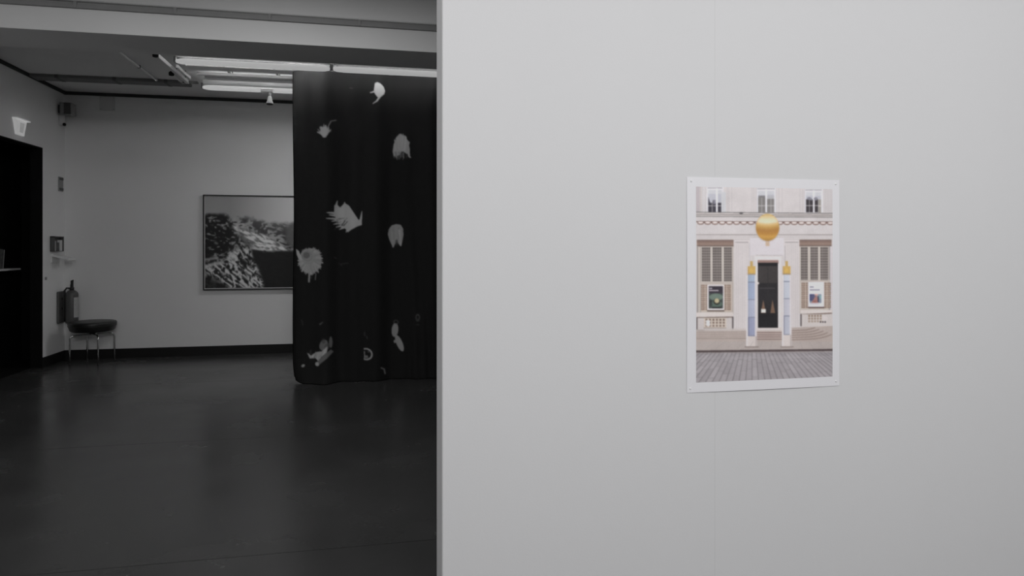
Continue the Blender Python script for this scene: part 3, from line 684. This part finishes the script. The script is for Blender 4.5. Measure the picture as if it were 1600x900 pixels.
# ------------------------------------------------------------------ services on the rear ceiling
sp = thing('spotlight', (-1.19, 8.12, 3.21), 'small white spotlight hanging below the rear fluorescent tube', 'light')
MB().box(-.085, .045, -.03, .03, -.005, .035).bevel(.004, 1).build('adapter', 'lampwhite', sp)
MB().tube([(0.01, 0, 0), (0.01, 0, -.06)], .014, 12).build('stem', 'lampwhite', sp)
MB().lathe([(.016, -.045), (.022, -.06), (.030, -.10), (.040, -.125), (.040, -.132)], .01, 0, 24).build('head', 'lampwhite', sp)
MB().lathe([(.033, -.142), (.037, -.140), (.037, -.131), (.02, -.130)], .01, 0, 24).build('lens', 'blackmetal', sp)

pp = thing('ceiling_conduit', (-2.49, 7.9, ZF), 'thin grey conduit running towards the rear wall on the bare ceiling', 'conduit')
MB().tube([(0, -1.75, -.020), (0, .60, -.020)], .012, 10).build('pipe', 'lampwhite', pp)
for y in (-1.2, -.5, .2): MB().box(-.014, .014, -.008, .008, -.034, 0).build('clip', 'plate', pp)

ct = thing('cable_duct', (-2.1, 8.62, ZF), 'dark flat cable duct across the ceiling close to the rear wall', 'duct')
MB().box(XL+2.1, -2.16+2.1, -.10, .10, -.035, 0).bevel(.004, 1).build('body', 'darkmetal', ct)
for x in (-3.55, -2.95, -2.4): MB().box(x+2.1-.02, x+2.1+.02, -.102, .102, -.038, 0).build('clip', 'greydark', ct)

lg = thing('cross_trunking', (-2.05, 7.6, ZF), 'pale metal trunking with black end caps running towards the rear wall beside the tubes', 'trunking')
MB().box(-.03, .008, -.58, .52, -.13, -.09).bevel(.004, 1).build('channel', 'palemetal', lg)
MB().box(.06, .082, -.20, .30, -.13, -.095).bevel(.003, 1).build('short_channel', 'palemetal', lg)
MB().box(-.085, -.055, .16, .58, -.12, -.085).bevel(.003, 1).build('side_channel', 'palemetal', lg)
for (x, y) in ((-.012, -.60), (-.07, .13)): MB().lathe([(.012, -.14), (.026, -.135), (.028, -.105), (.012, -.09)], x, y, 16).build('end_cap', 'blackmetal', lg)
MB().box(-.10, .10, .50, .55, -.12, -.10).build('cross_bar', 'darkmetal', lg)
for y in (-.5, .1, .45): MB().tube([(-.012, y, -.1), (-.012, y, 0)], .006, 8).build('hanger', 'darkmetal', lg)

rl = thing('lighting_rails', (-0.6, 7.75, ZF), 'three pale parallel ceiling rails between the two fluorescent rows', 'rails')
for k, (y0, y1, h, mm) in enumerate(((-.23, -.06, .06, 'palemetal'), (.02, .075, .09, 'palemetal'), (.14, .25, .09, 'palemetal'))):
    MB().box(-1.33+.05*k, 1.9, y0, y1, -h-.012, -h+.02).bevel(.003, 1).build('rail', mm, rl)
for x in (-.95, -.45, .05, .6, 1.2): 
    MB().box(x-.01, x+.01, -.24, .26, -.07, -.055).build('cross_bar', 'darkmetal', rl)
    for y in (-.1, .2): MB().tube([(x, y, -.06), (x, y, 0)], .005, 8).build('hanger', 'darkmetal', rl)

# ------------------------------------------------------------------ corner objects
# stool
st = thing('stool', (-3.408, 9.145, 0), 'round black leather stool on bent chrome legs in the room corner', 'stool')
st.rotation_euler = (0, 0, math.radians(34))
prof = [(.19, .388), (.225, .392), (.243, .41), (.258, .46), (.262, .492), (.255, .506), (.235, .512), (.12, .517), (.01, .518)]
MB().lathe([(.01, .388)] + prof, n=48).build('seat', 'leather', st)
MB().tube([(.258*math.cos(q), .258*math.sin(q), .462) for q in [2*math.pi*i/48 for i in range(49)]], .004, 6).build('piping', 'extdark', st)
MB().lathe([(.01, .345), (.045, .347), (.05, .36), (.028, .37), (.028, .39), (.01, .39)], n=24).build('swivel_hub', 'chrome', st)
lm = None
pts = [(.02, 0, .352), (.10, 0, .352), (.175, 0, .350)]
for k in range(1, 7):
    q = k/6*math.pi/2; pts.append((.195+.045*math.sin(q), 0, .305+.045*math.cos(q)))
pts += [(.241, 0, .15), (.243, 0, .012)]
lm = MB().tube(pts, .0105, 12).build('leg', 'chrome', st)
fm = MB().lathe([(.012, 0), (.013, .004), (.013, .018), (.009, .02)], .243, 0, 14).build('foot', 'extdark', lm)
for k in range(1, 4):
    l2 = lm.copy(); C.objects.link(l2); l2.rotation_euler.z = k*math.pi/2
    f2 = fm.copy(); C.objects.link(f2); f2.parent = l2
# fire extinguisher
ex = thing('fire_extinguisher', (-3.700, 9.30, 0.47), 'dark fire extinguisher with pale label hung in the corner behind the stool', 'extinguisher')
MB().lathe([(.01, 0), (.058, .004), (.068, .02), (.071, .05), (.071, .36), (.066, .385), (.045, .408), (.022, .42), (.01, .42)], n=32).build('cylinder', 'extbody', ex)
lb = MB()
for j in range(10):
    q0, q1 = math.radians(-52+j*6.5), math.radians(-52+(j+1)*6.5); r = .0722
    v = [lb.bm.verts.new((r*math.cos(q), r*math.sin(q), z)) for q, z in ((q0, .08), (q1, .08), (q1, .33), (q0, .33))]
    lb.bm.faces.new(v)
lb.build('label_sticker', 'extlabel', ex)
MB().lathe([(.01, .415), (.024, .417), (.026, .45), (.018, .455), (.018, .49), (.01, .49)], n=20).build('valve', 'extdark', ex)
MB().hexa([(-.012, -.012, .47), (.014, -.012, .47), (.014, .012, .47), (-.012, .012, .47), (-.012, -.012, .535), (.018, -.012, .55), (.018, .012, .55), (-.012, .012, .535)]).bevel(.003, 1).build('handle', 'extdark', ex)
MB().tube([(-.015, -.01, .44), (-.05, -.02, .445), (-.072, -.03, .41), (-.076, -.035, .30), (-.076, -.035, .10), (-.07, -.03, .03)], .011, 10).build('hose', 'extdark', ex)
for z in (.18, .30): MB().box(XL+.027+3.700, -.05, .0, .05, z, z+.02).build('wall_bracket', 'extdark', ex)
bp = tag(MB().box(XL, XL+.026, 9.22, 9.43, .48, .875).bevel(.012, 2).build('mounting_board', 'greydark'), 'dark mounting board on the left wall behind the extinguisher', 'board')
# small wall shelf with leaflet box
sh = thing('corner_shelf', (XL, 9.1, 1.33), 'small white sloping shelf on the left wall near the corner', 'shelf')
MB().hexa([(0, -.03, -.012), (.20, -.05, -.064), (.20, .17, -.064), (0, .19, -.012), (0, -.03, .012), (.20, -.05, -.044), (.20, .17, -.044), (0, .19, .012)]).build('board', 'shelf', sh)
MB().box(0, .012, -.02, .18, -.09, -.01).build('bracket', 'shelf', sh)
lf = thing('leaflet_box', (XL, 9.18, 1.372), 'dark open box of leaflets on the left wall above the small white shelf', 'box')
MB().box(0, .006, -.125, .125, 0, .185).box(0, .05, -.125, -.119, 0, .185).box(0, .05, .119, .125, 0, .185).box(0, .05, -.125, .125, 0, .006).box(0, .05, -.125, .125, .172, .185).build('case', 'greydark', lf)
for i, (y0, y1, h, mm) in enumerate(((-.10, -.03, .13, 'greybox'), (-.02, .04, .11, 'greydark'), (.05, .11, .14, 'plate'))):
    MB().box(.008, .03+.004*i, y0, y1, .007, h).build('leaflet_stack', mm, lf)
# wall switch plate
sw = thing('switch_plate', (XL, 9.325, 2.21), 'narrow grey switch plate on the left wall above the small shelf', 'switch')
MB().box(0, .012, -.06, .06, -.09, .09).bevel(.003, 1).build('plate', 'greybox', sw)
for z in (-.078, .05): MB().box(.011, .018, -.05, .05, z, z+.03).build('switch', 'greydark', sw)
# speaker on bracket with sensor below
spk = thing('wall_speaker', (XL, 9.3, 3.06), 'small grey box speaker bracketed high in the left corner', 'speaker')
MB().box(.035, .165, -.08, .07, .005, .155).bevel(.006, 1).build('cabinet', 'greybox', spk)
MB().box(.085, .158, -.086, -.079, .012, .148).build('grille', 'greydark', spk)
MB().box(0, .04, -.03, .03, .03, .13).build('bracket', 'greydark', spk)
MB().box(.0, .06, -.02, .02, -.12, .01).bevel(.004, 1).build('arm', 'plate', spk)
MB().lathe([(.006, -.128), (.018, -.122), (.02, -.105), (.012, -.092)], .065, -.02, 16).build('sensor', 'blackmetal', spk)
# cover plate on the rear wall
vp = thing('cover_plate', (-3.347, YB, 3.272), 'pale square cover plate high on the rear wall beside the corner', 'plate')
MB().box(-.09, .09, -.010, 0, -.098, .078).bevel(.004, 2).build('plate', 'plate', vp)
for x, z in ((-.075, -.083), (.075, -.083), (-.075, .063), (.075, .063)): MB().box(x-.004, x+.004, -.012, -.009, z-.004, z+.004).build('screw', 'greybox', vp)
# exit sign
es = thing('exit_sign', (XL, 8.31, 2.66), 'small glowing white exit sign above the dark doorway', 'sign')
MB().hexa([(0, -.06, 0), (.022, -.06, 0), (.022, .10, 0), (0, .10, 0), (0, -.115, .165), (.040, -.115, .165), (.040, .115, .165), (0, .115, .165)]).bevel(.005, 2).build('lantern', 'exitface', es)
MB().hexa([(.0252, -.02, .03), (.028, -.02, .03), (.028, .055, .03), (.0252, .055, .03), (.0368, -.035, .135), (.040, -.035, .135), (.040, .055, .135), (.0368, .055, .135)]).build('pictogram', 'exitmark', es)
MB().box(0, .055, -.12, .16, .164, .178).build('cap', 'exitface', es)
# small socket dot on the left wall
tag(MB().box(XL, XL+.008, 8.93, 8.965, 1.035, 1.07).bevel(.002, 1).build('wall_button', 'greybox'), 'tiny grey button on the left wall beside the doorway', 'button')

# shelf and books inside the dark doorway
bs = tag(MB().box(-4.35, -4.2, 7.6, 9.16, 1.150, 1.172).bevel(.004, 1).build('book_shelf', 'shelf'), 'white wall shelf holding books inside the dark doorway', 'shelf')
def book(y0, y1, h, tilt, mm, sm, label):      # stands face out against the wall, spine towards the rear
    t = thing('book', (-4.31, y1, 1.1725), label, 'book', 'books on the shelf in the dark doorway'); t.rotation_euler = (tilt, 0, 0)
    L = y1-y0
    MB().box(.016, .019, -L, 0, 0, h).build('front_cover', mm, t)
    MB().box(-.012, -.009, -L, 0, 0, h).build('back_cover', mm, t)
    MB().box(-.012, .019, 0, .018, 0, h).bevel(.003, 1).build('spine', sm, t)
    MB().box(-.009, .016, -L+.004, 0, .003, h-.003).build('pages', 'pages', t)
book(8.74, 8.945, .225, math.radians(-7), 'bookdark', 'bookpale', 'dark covered book with pale spine leaning at the visible end of the dark shelf')
book(8.46, 8.66, .200, 0, 'bookdark', 'bookdark', 'dark book at the very left edge of the shelf beside the leaning one')
